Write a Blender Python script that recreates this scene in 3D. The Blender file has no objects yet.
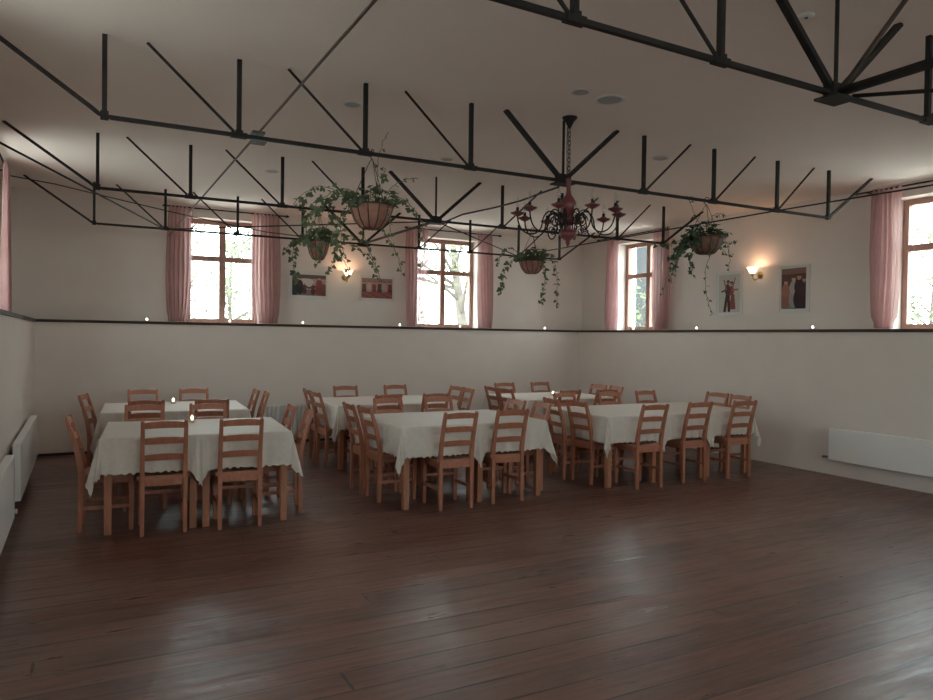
import bpy, bmesh, math, random
from mathutils import Vector, Matrix
PI = math.pi
R = math.radians
sc = bpy.context.scene
COL = sc.collection

# ------------------------------------------------------------------ materials
def new_mat(name):
    m = bpy.data.materials.new(name); m.use_nodes = True
    nt = m.node_tree; nt.nodes.clear()
    out = nt.nodes.new('ShaderNodeOutputMaterial')
    return m, nt, out

def N(nt, kind, **kw):
    n = nt.nodes.new(kind)
    for k, v in kw.items(): setattr(n, k, v)
    return n

def ramp(nt, fac, stops):
    r = N(nt, 'ShaderNodeValToRGB')
    el = r.color_ramp.elements
    while len(el) < len(stops): el.new(0.5)
    for e, (p, c) in zip(el, stops):
        e.position = p; e.color = (*c, 1)
    nt.links.new(fac, r.inputs[0])
    return r.outputs[0]

def simple(name, c1, c2=None, scale=8, rough=.5, metal=0, bump=0, stretch=None, spec=.5, bscale=None):
    """noise-mottled principled material in object coordinates"""
    m, nt, out = new_mat(name)
    b = N(nt, 'ShaderNodeBsdfPrincipled')
    b.inputs['Roughness'].default_value = rough; b.inputs['Metallic'].default_value = metal
    b.inputs['Specular IOR Level'].default_value = spec
    tc = N(nt, 'ShaderNodeTexCoord'); mp = N(nt, 'ShaderNodeMapping')
    if stretch: mp.inputs['Scale'].default_value = stretch
    nt.links.new(tc.outputs['Object'], mp.inputs[0])
    no = N(nt, 'ShaderNodeTexNoise'); no.inputs['Scale'].default_value = scale; no.inputs['Detail'].default_value = 4
    nt.links.new(mp.outputs[0], no.inputs[0])
    col = ramp(nt, no.outputs[0], [(.3, c1), (.7, c2 or c1)])
    nt.links.new(col, b.inputs['Base Color'])
    if bump:
        n2 = N(nt, 'ShaderNodeTexNoise'); n2.inputs['Scale'].default_value = bscale or scale * 6; n2.inputs['Detail'].default_value = 3
        nt.links.new(mp.outputs[0], n2.inputs[0])
        bp = N(nt, 'ShaderNodeBump'); bp.inputs['Strength'].default_value = bump; bp.inputs['Distance'].default_value = .01
        nt.links.new(n2.outputs[0], bp.inputs['Height']); nt.links.new(bp.outputs[0], b.inputs['Normal'])
    nt.links.new(b.outputs[0], out.inputs[0])
    return m

M = {}
M['wall'] = simple('wall_paint', (.72, .65, .605), (.75, .68, .63), 3, .9, bump=.12, bscale=90, spec=.2)
M['ceil'] = simple('ceiling_paint', (.87, .785, .725), (.89, .805, .745), 2, .95, bump=.05, bscale=60, spec=.1)
M['ledge'] = simple('ledge_wood', (.05, .028, .022), (.075, .042, .03), 10, .6, stretch=(1, 1, 6), spec=.25)
M['iron'] = simple('truss_iron', (.012, .010, .009), (.019, .015, .013), 14, .65, metal=0, spec=.3, bump=.1)
M['rust'] = simple('rod_iron', (.055, .035, .028), (.08, .05, .04), 14, .55, metal=.2)
M['steel'] = simple('grey_steel', (.13, .13, .125), (.18, .18, .17), 20, .5, metal=.4)
M['chair'] = simple('pine_red', (.33, .125, .075), (.44, .18, .105), 7, .42, stretch=(5, 5, 1.2), bump=.05)
M['seat'] = simple('pine_seat', (.36, .15, .09), (.46, .20, .12), 7, .38, stretch=(6, 1, 6), bump=.05)
M['table'] = simple('pine_table', (.35, .145, .08), (.45, .2, .115), 7, .45, stretch=(4, 4, 1))
M['cloth'] = simple('cloth_cream', (.63, .575, .515), (.69, .635, .575), 30, .6, bump=.25, bscale=14, spec=.35)
M['rad'] = simple('radiator_white', (.82, .81, .79), (.85, .84, .82), 3, .4)
M['frame'] = simple('window_wood', (.30, .16, .12), (.38, .21, .16), 9, .45, stretch=(3, 3, 1))
M['white'] = simple('white_plastic', (.66, .65, .63), (.70, .69, .67), 5, .5)
M['grille'] = simple('grille_grey', (.34, .33, .32), (.40, .39, .38), 120, .6)
M['dark'] = simple('dark_recess', (.05, .045, .04), (.07, .06, .055), 20, .7)
M['red'] = simple('red_ceramic', (.135, .032, .036), (.18, .05, .052), 18, .35, spec=.4)
M['brass'] = simple('brass', (.40, .28, .13), (.50, .36, .18), 20, .3, metal=.9)
M['terra'] = simple('terracotta', (.28, .13, .095), (.36, .18, .135), 22, .75, bump=.3)
M['brown_basket'] = simple('brown_coir', (.15, .08, .055), (.22, .12, .08), 40, .85, bump=.6)
M['leaf'] = simple('ivy_leaf', (.055, .085, .042), (.125, .165, .085), 9, .5)
M['leaf2'] = simple('ivy_leaf_dark', (.02, .045, .02), (.05, .09, .04), 9, .5)
M['stem'] = simple('ivy_stem', (.10, .11, .05), (.14, .13, .07), 20, .7)
M['soil'] = simple('potting_soil', (.03, .02, .015), (.05, .035, .025), 40, .95)
M['fwhite'] = simple('frame_white', (.62, .61, .58), (.66, .65, .62), 5, .5)
M['bark'] = simple('bark', (.09, .075, .06), (.14, .12, .10), 5, .9, bump=.5)
M['treeleaf'] = simple('tree_leaf', (.07, .10, .035), (.12, .145, .055), 1.5, .7)
M['bounce_ground'] = simple('pale_bounce_ground', (.50, .46, .42), (.58, .54, .49), 3, .95)  # unseen ground outside, made pale to bounce daylight onto the ceiling
M['plaster'] = simple('plaster_grey', (.028, .032, .034), (.036, .04, .043), 2, .9)
M['roof'] = simple('roof_tile', (.12, .05, .035), (.16, .07, .05), 3, .8)
M['wax'] = simple('wax', (.75, .72, .65), (.8, .77, .7), 6, .5)
M['cable'] = simple('cable_black', (.02, .017, .015), (.03, .025, .02), 20, .6)

def floor_mat():
    m, nt, out = new_mat('floor_boards')
    L = nt.links.new
    b = N(nt, 'ShaderNodeBsdfPrincipled')
    tc = N(nt, 'ShaderNodeTexCoord'); sp = N(nt, 'ShaderNodeSeparateXYZ'); L(tc.outputs['Object'], sp.inputs[0])
    def math_(op, a, b_=None, c=None):
        n = N(nt, 'ShaderNodeMath', operation=op)
        for k, v in enumerate((a, b_, c)):
            if v is None: continue
            if isinstance(v, (int, float)): n.inputs[k].default_value = v
            else: L(v, n.inputs[k])
        return n.outputs[0]
    def noise(scale, sc3, det=4, rough=.5):
        mp = N(nt, 'ShaderNodeMapping'); mp.inputs['Scale'].default_value = sc3; L(tc.outputs['Object'], mp.inputs[0])
        n = N(nt, 'ShaderNodeTexNoise'); n.inputs['Scale'].default_value = scale; n.inputs['Detail'].default_value = det; n.inputs['Roughness'].default_value = rough
        L(mp.outputs[0], n.inputs[0]); return n.outputs[0]
    def mixc(kind, fac, a, c):
        n = N(nt, 'ShaderNodeMix', data_type='RGBA', blend_type=kind)
        if isinstance(fac, (int, float)): n.inputs[0].default_value = fac
        else: L(fac, n.inputs[0])
        for k, v in ((6, a), (7, c)):
            if isinstance(v, tuple): n.inputs[k].default_value = (*v, 1)
            else: L(v, n.inputs[k])
        return n.outputs[2]
    yy = math_('DIVIDE', sp.outputs[1], .185); row = math_('FLOOR', yy); fy = math_('FRACT', yy)
    w1 = N(nt, 'ShaderNodeTexWhiteNoise', noise_dimensions='1D'); L(row, w1.inputs['W'])
    xs = math_('ADD', math_('DIVIDE', sp.outputs[0], 9.0), math_('MULTIPLY', w1.outputs[0], 9.0))
    colu = math_('FLOOR', xs); fx = math_('FRACT', xs)
    cv = N(nt, 'ShaderNodeCombineXYZ'); L(row, cv.inputs[0]); L(colu, cv.inputs[1])
    w2 = N(nt, 'ShaderNodeTexWhiteNoise', noise_dimensions='2D'); L(cv.outputs[0], w2.inputs['Vector'])
    # distance to the board edges, metres
    ey = math_('MULTIPLY', math_('MINIMUM', fy, math_('SUBTRACT', 1, fy)), .185)
    ex = math_('MULTIPLY', math_('MINIMUM', fx, math_('SUBTRACT', 1, fx)), 9.0)
    gapw = math_('MULTIPLY_ADD', noise(1.3, (1, 7, 1), 3), .030, -.0105)
    gap = math_('LESS_THAN', math_('MINIMUM', ey, ex), gapw)
    grain = noise(2.0, (.8, 16, 1), 9, .72)
    fine = noise(6.0, (.7, 28, 1), 6, .7)
    worn = noise(.75, (1, 1.3, 1), 5, .55)
    knot = noise(3.0, (1.3, 4.5, 1), 2, .4)
    scratch = noise(3.2, (.8, 5.5, 1), 7, .7)
    base = ramp(nt, grain, [(.28, (.060, .021, .016)), (.5, (.128, .050, .037)), (.72, (.22, .098, .073))])
    tint = ramp(nt, w2.outputs[0], [(0, (.66, .60, .60)), (.5, (.95, .93, .92)), (1, (1.22, 1.20, 1.18))])
    c = mixc('MULTIPLY', 1.0, base, tint)
    wf = math_('MULTIPLY', ramp(nt, worn, [(.42, (0, 0, 0)), (.68, (1, 1, 1))]), .68)
    c = mixc('MIX', wf, c, (.225, .135, .108))
    c = mixc('MULTIPLY', 1.0, c, ramp(nt, fine, [(.26, (.35, .32, .32)), (.42, (1, 1, 1))]))
    c = mixc('MULTIPLY', 1.0, c, ramp(nt, knot, [(.68, (1, 1, 1)), (.76, (.42, .36, .34))]))
    c = mixc('MULTIPLY', .8, c, ramp(nt, scratch, [(.24, (.3, .27, .26)), (.36, (1, 1, 1))]))
    c = mixc('MIX', gap, c, (.022, .012, .010))
    L(c, b.inputs['Base Color'])
    r1 = N(nt, 'ShaderNodeMapRange'); r1.inputs['From Min'].default_value = .3; r1.inputs['From Max'].default_value = .7
    r1.inputs['To Min'].default_value = .24; r1.inputs['To Max'].default_value = .48; L(scratch, r1.inputs[0])
    L(r1.outputs[0], b.inputs['Roughness']); b.inputs['Specular IOR Level'].default_value = .75
    hgt = math_('ADD', math_('MULTIPLY', grain, .55), math_('ADD', math_('MULTIPLY', fine, .25), math_('MULTIPLY', gap, -1.2)))
    bp = N(nt, 'ShaderNodeBump'); bp.inputs['Strength'].default_value = .35; bp.inputs['Distance'].default_value = .006
    L(hgt, bp.inputs['Height']); L(bp.outputs[0], b.inputs['Normal'])
    L(b.outputs[0], out.inputs[0])
    return m
M['floor'] = floor_mat()

def curtain_mat():
    m, nt, out = new_mat('pink_voile')
    d = N(nt, 'ShaderNodeBsdfDiffuse'); t = N(nt, 'ShaderNodeBsdfTranslucent'); tr = N(nt, 'ShaderNodeBsdfTransparent')
    tc = N(nt, 'ShaderNodeTexCoord'); no = N(nt, 'ShaderNodeTexNoise'); no.inputs['Scale'].default_value = 5
    nt.links.new(tc.outputs['Object'], no.inputs[0])
    c = ramp(nt, no.outputs[0], [(.3, (.54, .345, .34)), (.7, (.60, .40, .39))])
    for s in (d, t): nt.links.new(c, s.inputs[0])
    tr.inputs[0].default_value = (1, .9, .9, 1)
    a = N(nt, 'ShaderNodeMixShader'); a.inputs[0].default_value = .45
    b = N(nt, 'ShaderNodeMixShader'); b.inputs[0].default_value = .22
    nt.links.new(d.outputs[0], a.inputs[1]); nt.links.new(t.outputs[0], a.inputs[2])
    nt.links.new(a.outputs[0], b.inputs[1]); nt.links.new(tr.outputs[0], b.inputs[2])
    nt.links.new(b.outputs[0], out.inputs[0])
    return m
M['curtain'] = curtain_mat()

def glass_mat():
    m, nt, out = new_mat('window_glass')
    g = N(nt, 'ShaderNodeBsdfGlossy'); g.inputs['Roughness'].default_value = .02
    t = N(nt, 'ShaderNodeBsdfTransparent'); t.inputs[0].default_value = (.95, .98, .96, 1)
    mx = N(nt, 'ShaderNodeMixShader'); mx.inputs[0].default_value = .06
    nt.links.new(t.outputs[0], mx.inputs[1]); nt.links.new(g.outputs[0], mx.inputs[2])
    nt.links.new(mx.outputs[0], out.inputs[0])
    return m
M['glass'] = glass_mat()

def clear_glass():
    m, nt, out = new_mat('clear_bulb_glass')
    g = N(nt, 'ShaderNodeBsdfGlossy'); g.inputs['Roughness'].default_value = .05
    t = N(nt, 'ShaderNodeBsdfTransparent'); t.inputs[0].default_value = (.97, .96, .95, 1)
    mx = N(nt, 'ShaderNodeMixShader'); mx.inputs[0].default_value = .10
    nt.links.new(t.outputs[0], mx.inputs[1]); nt.links.new(g.outputs[0], mx.inputs[2])
    nt.links.new(mx.outputs[0], out.inputs[0])
    return m
M['bulbglass'] = clear_glass()

def emit(name, c, s):
    m, nt, out = new_mat(name)
    e = N(nt, 'ShaderNodeEmission'); e.inputs[0].default_value = (*c, 1); e.inputs[1].default_value = s
    nt.links.new(e.outputs[0], out.inputs[0])
    return m
M['flame'] = emit('candle_flame', (1, .78, .45), 14)
M['led'] = emit('tealight_glow', (1, .9, .78), 7)
M['bulb'] = emit('lit_bulb', (1, .72, .36), 16)

def shade_mat():
    m, nt, out = new_mat('opal_glass')
    d = N(nt, 'ShaderNodeBsdfTranslucent'); d.inputs[0].default_value = (.95, .88, .74, 1)
    d2 = N(nt, 'ShaderNodeBsdfDiffuse'); d2.inputs[0].default_value = (.9, .87, .8, 1)
    a = N(nt, 'ShaderNodeMixShader'); a.inputs[0].default_value = .4
    nt.links.new(d.outputs[0], a.inputs[1]); nt.links.new(d2.outputs[0], a.inputs[2])
    e = N(nt, 'ShaderNodeEmission'); e.inputs[0].default_value = (1, .86, .62, 1); e.inputs[1].default_value = .9   # the lit opal shade
    ad = N(nt, 'ShaderNodeAddShader'); nt.links.new(a.outputs[0], ad.inputs[0]); nt.links.new(e.outputs[0], ad.inputs[1])
    nt.links.new(ad.outputs[0], out.inputs[0])
    return m
M['shade'] = shade_mat()

def photo_mat():
    m, nt, out = new_mat('printed_photo')
    b = N(nt, 'ShaderNodeBsdfPrincipled'); b.inputs['Roughness'].default_value = .6; b.inputs['Specular IOR Level'].default_value = .2
    a = N(nt, 'ShaderNodeVertexColor'); a.layer_name = 'print'
    nt.links.new(a.outputs[0], b.inputs['Base Color']); nt.links.new(b.outputs[0], out.inputs[0])
    return m
M['photo'] = photo_mat()

# ------------------------------------------------------------------ mesh builder
class MB:
    def __init__(s): s.v = []; s.f = []
    def add(s, vs, fs):
        o = len(s.v); s.v += [tuple(p) for p in vs]; s.f += [tuple(i + o for i in f) for f in fs]
    def box(s, lo, hi):
        x0, y0, z0 = lo; x1, y1, z1 = hi
        s.add([(x0,y0,z0),(x1,y0,z0),(x1,y1,z0),(x0,y1,z0),(x0,y0,z1),(x1,y0,z1),(x1,y1,z1),(x0,y1,z1)],
              [(0,3,2,1),(4,5,6,7),(0,1,5,4),(1,2,6,5),(2,3,7,6),(3,0,4,7)])
    def sweep(s, pts, sizes, up=Vector((1, 0, 0)), cap=True):
        """rectangular section sweep; sizes = (w,h): w along `up`, h along the other axis"""
        pts = [Vector(p) for p in pts]; n = len(pts); rings = []
        for i, p in enumerate(pts):
            d = (pts[min(i+1, n-1)] - pts[max(i-1, 0)]).normalized()
            u = (up - d * up.dot(d)).normalized(); w = d.cross(u)
            a, b = sizes[i] if isinstance(sizes, list) else sizes
            rings.append([p + u*a/2 + w*b/2, p - u*a/2 + w*b/2, p - u*a/2 - w*b/2, p + u*a/2 - w*b/2])
        s._rings(rings, cap)
    def tube(s, pts, r, k=8, cap=True, closed=False):
        pts = [Vector(p) for p in pts]; n = len(pts); rings = []
        d0 = (pts[1] - pts[0]).normalized()
        u = d0.orthogonal().normalized()
        for i, p in enumerate(pts):
            if closed: d = (pts[(i+1) % n] - pts[i-1]).normalized()
            else: d = (pts[min(i+1, n-1)] - pts[max(i-1, 0)]).normalized()
            u = (u - d * u.dot(d))
            u = u.normalized() if u.length > 1e-6 else d.orthogonal().normalized()
            w = d.cross(u); rr = r[i] if isinstance(r, list) else r
            rings.append([p + (u*math.cos(2*PI*j/k) + w*math.sin(2*PI*j/k))*rr for j in range(k)])
        s._rings(rings, cap and not closed, closed)
    def _rings(s, rings, cap=True, closed=False):
        k = len(rings[0]); o = len(s.v)
        for r in rings: s.v += [tuple(p) for p in r]
        n = len(rings)
        for i in range(n if closed else n-1):
            i2 = (i+1) % n
            for j in range(k):
                s.f.append((o+i*k+j, o+i*k+(j+1)%k, o+i2*k+(j+1)%k, o+i2*k+j))
        if cap:
            s.f.append(tuple(o+j for j in range(k))[::-1]); s.f.append(tuple(o+(n-1)*k+j for j in range(k)))
    def lathe(s, prof, c=(0, 0, 0), k=20, axis=None):
        """prof = [(r,z)...] about z through c"""
        c = Vector(c); o = len(s.v); n = len(prof)
        rot = Vector((0, 0, 1)).rotation_difference(Vector(axis)).to_matrix() if axis else Matrix.Identity(3)
        for r, z in prof:
            for j in range(k):
                s.v.append(tuple(c + rot @ Vector((r*math.cos(2*PI*j/k), r*math.sin(2*PI*j/k), z))))
        for i in range(n-1):
            for j in range(k):
                s.f.append((o+i*k+j, o+i*k+(j+1)%k, o+(i+1)*k+(j+1)%k, o+(i+1)*k+j))
        if prof[0][0] > 1e-4: s.f.append(tuple(o+j for j in range(k))[::-1])
        if prof[-1][0] > 1e-4: s.f.append(tuple(o+(n-1)*k+j for j in range(k)))
    def mesh(s, name, mat, smooth=False, bevel=0):
        me = bpy.data.meshes.new(name); me.from_pydata(s.v, [], s.f)
        bm = bmesh.new(); bm.from_mesh(me)
        bmesh.ops.recalc_face_normals(bm, faces=bm.faces)
        if bevel:
            bmesh.ops.bevel(bm, geom=bm.edges[:], offset=bevel, segments=2, profile=.6, affect='EDGES', clamp_overlap=True)
        bm.to_mesh(me); bm.free()
        if smooth:
            for p in me.polygons: p.use_smooth = True
        me.materials.append(mat)
        return me
    def build(s, name, mat, parent=None, smooth=False, bevel=0):
        o = bpy.data.objects.new(name, s.mesh(name, mat, smooth, bevel)); COL.objects.link(o)
        if parent: o.parent = parent
        return o

def tag(o, label=None, cat=None, group=None, kind=None):
    if label: o['label'] = label
    if cat: o['category'] = cat
    if group: o['group'] = group
    if kind: o['kind'] = kind
    return o
def thing(name, loc, label, cat, group=None, rz=0):
    o = bpy.data.objects.new(name, None); COL.objects.link(o)
    o.empty_display_size = .1; o.location = loc; o.rotation_euler = (0, 0, rz)
    return tag(o, label, cat, group)
def struct(o): o['kind'] = 'structure'; return o
def dup(root, loc, rz, label, group=None):
    r = root.copy(); COL.objects.link(r); r.location = loc; r.rotation_euler = (0, 0, rz); r['label'] = label
    if group: r['group'] = group
    for ch in list(root.children):
        c = ch.copy(); COL.objects.link(c); c.parent = r
        for g in list(ch.children):
            d = g.copy(); COL.objects.link(d); d.parent = c
    return r
def bez(p0, p1, p2, p3, n=12):
    p0, p1, p2, p3 = map(Vector, (p0, p1, p2, p3))
    return [p0*(1-t)**3 + p1*3*t*(1-t)**2 + p2*3*t*t*(1-t) + p3*t**3 for t in (i/n for i in range(n+1))]

# ------------------------------------------------------------------ room dimensions
XL, XR, YB, YF = -.54, 7.73, 10.33, -3.2      # lower wall faces
D = .31                                        # ledge depth
HL, HC = 1.70, 3.33
UL, UR, UB = XL - D, XR + D, YB + D            # upper wall faces
TH = .34                                       # upper wall thickness
WZ0, WZ1 = 1.70, 3.17                          # window openings

b = MB(); b.box((UL - TH, YF - .4, -.2), (UR + TH, UB + TH, 0)); struct(b.build('floor', M['floor']))
b = MB(); b.box((UL - TH, YF - .4, HC), (UR + TH, UB + TH, HC + .25)); struct(b.build('ceiling', M['ceil']))

def wall_pts(axis, base, sign):
    """returns mapper (along, depth, z) -> world; depth grows away from the room"""
    if axis == 'x': return lambda a, d, z: (a, base + sign*d, z)
    return lambda a, d, z: (base + sign*d, a, z)
def mapped_box(b, f, a0, a1, d0, d1, z0, z1):
    p, q = f(a0, d0, z0), f(a1, d1, z1)
    b.box(tuple(min(u, v) for u, v in zip(p, q)), tuple(max(u, v) for u, v in zip(p, q)))
def make_wall(name, f, a0, a1, opens):
    b = MB()
    mapped_box(b, f, a0, a1, -D if name != 'wall_front' else 0, TH, 0, HL - .035)   # thick lower part up to the ledge
    cur = a0
    for o0, o1 in sorted(opens):
        mapped_box(b, f, cur, o0, 0, TH, HL - .035, HC)
        mapped_box(b, f, o0, o1, 0, TH, HL - .035, WZ0)
        mapped_box(b, f, o0, o1, 0, TH, WZ1, HC)
        cur = o1
    mapped_box(b, f, cur, a1, 0, TH, HL - .035, HC)
    return struct(b.build(name, M['wall']))
fB = wall_pts('x', UB, 1); fR = wall_pts('y', UR, 1); fL = wall_pts('y', UL, -1)
W_back = [(1.27, 2.25), (4.75, 5.87)]
W_right = [(8.56, 9.67), (3.88, 4.93), (-.9, .16)]
W_left = [(7.75, 8.8), (3.4, 4.4), (-1.0, 0)]
make_wall('wall_back', fB, UL, UR, W_back)
make_wall('wall_right', fR, YF, UB, W_right)
make_wall('wall_left', fL, YF, UB, W_left)
fF = wall_pts('x', YF, -1)
W_front_added = [(.7, 1.9), (3.0, 4.2), (5.3, 6.5)]  # made-up windows behind the camera, added to brighten the room
make_wall('wall_front', fF, UL, UR, W_front_added)
# ledges capping the thick lower walls
b = MB(); b.box((XL - .02, YB - .02, HL - .035), (XR + .02, UB, HL)); struct(b.build('trim_1', M['ledge']))
b = MB(); b.box((XR - .02, YF, HL - .035), (UR, YB - .02, HL)); struct(b.build('trim_2', M['ledge']))
b = MB(); b.box((UL, YF, HL - .035), (XL + .02, YB - .02, HL)); struct(b.build('trim_3', M['ledge']))
b = MB(); b.box((XL, YB - .012, 0), (XR, YB, .03)); struct(b.build('baseboard_back', M['ledge']))

# ------------------------------------------------------------------ windows
wi = [0]
def make_window(f, a0, a1, mull=None):
    wi[0] += 1
    d0, d1 = .19, .26; t = .065; am = mull or (a0 + a1)/2; zt = 2.62
    b = MB()
    mapped_box(b, f, a0, a0 + t, d0, d1, WZ0, WZ1); mapped_box(b, f, a1 - t, a1, d0, d1, WZ0, WZ1)
    mapped_box(b, f, a0 + t, a1 - t, d0, d1, WZ0, WZ0 + t); mapped_box(b, f, a0 + t, a1 - t, d0, d1, WZ1 - t, WZ1)
    w = struct(b.build('window_%d' % wi[0], M['frame']))
    b = MB(); mapped_box(b, f, am - .043, am + .043, d0 - .012, d1 - .005, WZ0 + t, WZ1 - t); b.build('mullion', M['frame'], w)
    b = MB()
    mapped_box(b, f, a0 + t, am - .043, d0 - .006, d1 - .008, zt - .036, zt + .036); mapped_box(b, f, am + .043, a1 - t, d0 - .006, d1 - .008, zt - .036, zt + .036)
    b.build('transom', M['frame'], w)
    for x0, x1 in ((a0 + t, am - .043), (am + .043, a1 - t)):
        for z0, z1 in ((WZ0 + t, zt - .036), (zt + .036, WZ1 - t)):
            b = MB(); mapped_box(b, f, x0, x1, .222, .228, z0, z1); b.build('glass_pane', M['glass'], w)
    # daylight portal just behind the opening: guides sampling of the sky only
    L = bpy.data.lights.new('window_portal', 'AREA'); L.shape = 'RECTANGLE'; L.size = a1 - a0; L.size_y = WZ1 - WZ0
    L.cycles.is_portal = True
    o = bpy.data.objects.new('window_portal', L); COL.objects.link(o)
    p = Vector(f((a0+a1)/2, .33, (WZ0+WZ1)/2)); q = Vector(f((a0+a1)/2, -1, (WZ0+WZ1)/2))
    o.location = p; o.rotation_euler = (q - p).to_track_quat('-Z', 'Z').to_euler()
    return w
make_window(fB, *W_back[0]); make_window(fB, *W_back[1], mull=5.29)
make_window(fR, *W_right[0], mull=9.10)
for a in W_right[1:]: make_window(fR, *a)
for a in W_left: make_window(fL, *a)
for a in W_front_added: make_window(fF, *a)  # added openings, only for extra daylight from behind

# curtains
def curtain(f, a0, a1, label, folds=6, seed=0, gather=.12, lean=0):
    rnd = random.Random(seed); b = MB(); nu, nv = 72, 24
    ph = [rnd.uniform(0, 6.28) for _ in range(4)]
    ac = (a0 + a1)/2
    vs = []
    for j in range(nv+1):
        v = j/nv; z = 3.285 - v*(3.285 - HL - .012)
        w = 1 - gather*v**2*(1 if v < .93 else 1.6) + .12*math.sin(PI*v)*.6
        for i in range(nu+1):
            u = i/nu
            amp = .018 + .016*v
            d = -.13 + amp*math.sin(u*folds*2*PI + ph[0] + .6*math.sin(3*v + ph[1])) + .008*math.sin(u*folds*4.6*PI + ph[2])
            if v < .04: d = -.13 + (d + .13)*.6
            a = ac + (u - .5)*(a1 - a0)*w + lean*v + .008*math.sin(5*v + ph[3] + u*4)
            vs.append(f(a, d, z))
    fs = [(j*(nu+1)+i, j*(nu+1)+i+1, (j+1)*(nu+1)+i+1, (j+1)*(nu+1)+i) for j in range(nv) for i in range(nu)]
    b.add(vs, fs)
    o = b.build('curtain', M['curtain'], smooth=True)
    return tag(o, label, 'curtain', 'pink voile curtains')
def rod(f, a0, a1, label):
    p = Vector(f((a0+a1)/2, -.12, 3.27))
    t = thing('curtain_rod', p, label, 'curtain rod', 'curtain rods')
    b = MB(); b.tube([Vector(f(a0, -.12, 3.27)) - p, Vector(f(a1, -.12, 3.27)) - p], .010, 10); b.build('rod', M['iron'], t, True)
    for a, s in ((a0, -1), (a1, 1)):
        b = MB(); ax = Vector(f(a + s, -.12, 3.27)) - Vector(f(a, -.12, 3.27))
        b.lathe([(.010, 0), (.016, .012), (.019, .03), (.012, .05), (.001, .066)], Vector(f(a, -.12, 3.27)) - p, 10, ax); b.build('finial', M['iron'], t, True)
        b = MB(); b.tube([Vector(f(a - s*.10, -.12, 3.27)) - p, Vector(f(a - s*.10, 0, 3.27)) - p], .008, 8); b.build('bracket', M['iron'], t, True)
    return t
curtain(fB, 1.00, 1.32, 'pink curtain left of the left back window', 6, 1, lean=-.02)
curtain(fB, 2.10, 2.50, 'pink curtain right of the left back window beside the landscape photo', 7, 2, lean=.02)
curtain(fB, 4.50, 4.86, 'pink curtain left of the middle back window', 6, 3)
curtain(fB, 5.78, 6.07, 'pink curtain right of the middle back window', 5, 4, lean=.03)
rod(fB, .99, 2.58, 'black curtain rod over the left back window'); rod(fB, 4.52, 6.18, 'black curtain rod over the middle back window')
curtain(fR, 9.48, 9.80, 'pink curtain left of the narrow-looking window by the back right corner', 5, 5)
curtain(fR, 8.30, 8.64, 'pink curtain right of the corner window, behind trailing ivy', 6, 6)
curtain(fR, 4.76, 5.12, 'pink curtain beside the window at the right edge', 6, 7, gather=.3)
curtain(fR, 3.6, 3.95, 'pink curtain past the right edge window', 5, 8)
rod(fR, 8.38, 10.02, 'black curtain rod over the corner window'); rod(fR, 3.5, 5.28, 'black curtain rod over the right edge window')
curtain(fL, 8.72, 9.22, 'pink curtain at the far end of the left wall window', 6, 9); curtain(fL, 7.3, 7.8, 'pink curtain at the near end of the left wall window', 6, 10)
rod(fL, 7.2, 9.3, 'black curtain rod over the left wall window')

# ------------------------------------------------------------------ roof trusses
NODES = [.8606, 1.7105, 2.5786, 3.3628]; XC = 3.4677; ZT = 2.84
TY = [2.447, 4.873, 7.288, 9.664]
def truss_parts(t):
    # local: x from centre, y=0, z absolute
    top = HC + .0
    b = MB(); e = NODES[3]
    pts = [(-e-.62, 0, HC), (-e-.06, 0, ZT+.035), (-e-.03, 0, ZT+.012), (-e+.03, 0, ZT), (-1.7, 0, ZT), (1.7, 0, ZT), (e-.03, 0, ZT), (e+.03, 0, ZT+.012), (e+.06, 0, ZT+.035), (e+.62, 0, HC)]
    # rising ends as flat bars, chord as a square bar
    b.sweep(pts[3:7], (.025, .024), Vector((0, 1, 0)))
    b.build('bottom_chord', M['iron'], t)
    for s in (-1, 1):
        b = MB(); b.sweep([(s*(e-.03), 0, ZT), (s*(e+.03), 0, ZT+.014), (s*(e+.07), 0, ZT+.045), (s*4.08, 0, top)], (.026, .022), Vector((0, 1, 0))); b.build('end_strut', M['iron'], t)
    for s in (-1, 1):
        for k in range(4):
            x = s*NODES[k]
            b = MB(); b.box((x-.014, -.014, ZT), (x+.014, .014, top)); b.build('post', M['iron'], t)
            b = MB(); q = .05 if k < 3 else .022; b.box((x-q, -.019, ZT-.0165), (x+q, .019, ZT+.016)); b.box((x-.022, -.02, ZT+.014), (x+.022, .02, ZT+.032)); b.build('clamp', M['iron'], t)
            if k < 3:
                b = MB(); b.tube([(x + s*.03, 0, ZT+.02), (x + s*.55, 0, top)], .0095, 8); b.build('diagonal_rod', M['iron'], t)
        b = MB(); b.sweep([(s*.02, 0, ZT+.01), (s*.56, 0, top)], (.036, .030), Vector((0, 1, 0))); b.build('centre_strut', M['iron'], t)
    b = MB(); b.tube([(0, 0, ZT), (0, 0, top)], .011, 8); b.build('centre_rod', M['iron'], t)
    b = MB(); b.box((-.085, -.065, ZT-.032), (.085, .065, ZT-.020)); b.box((-.06, -.03, ZT-.022), (.06, .03, ZT+.05)); b.build('node_plate', M['iron'], t)
LAB = ['black iron truss nearest the camera crossing the top right corner', 'black iron truss carrying the chandelier', 'black iron truss just behind the chandelier', 'black iron truss farthest back, near the back windows']
t0 = None
for i, y in enumerate(TY):
    if t0 is None:
        t0 = thing('roof_truss', (XC, y, 0), LAB[0], 'roof truss', 'iron roof trusses'); t0.rotation_euler.z = R(1.3); truss_parts(t0)
    else: dup(t0, (XC, y, 0), 0, LAB[i], 'iron roof trusses')
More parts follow.
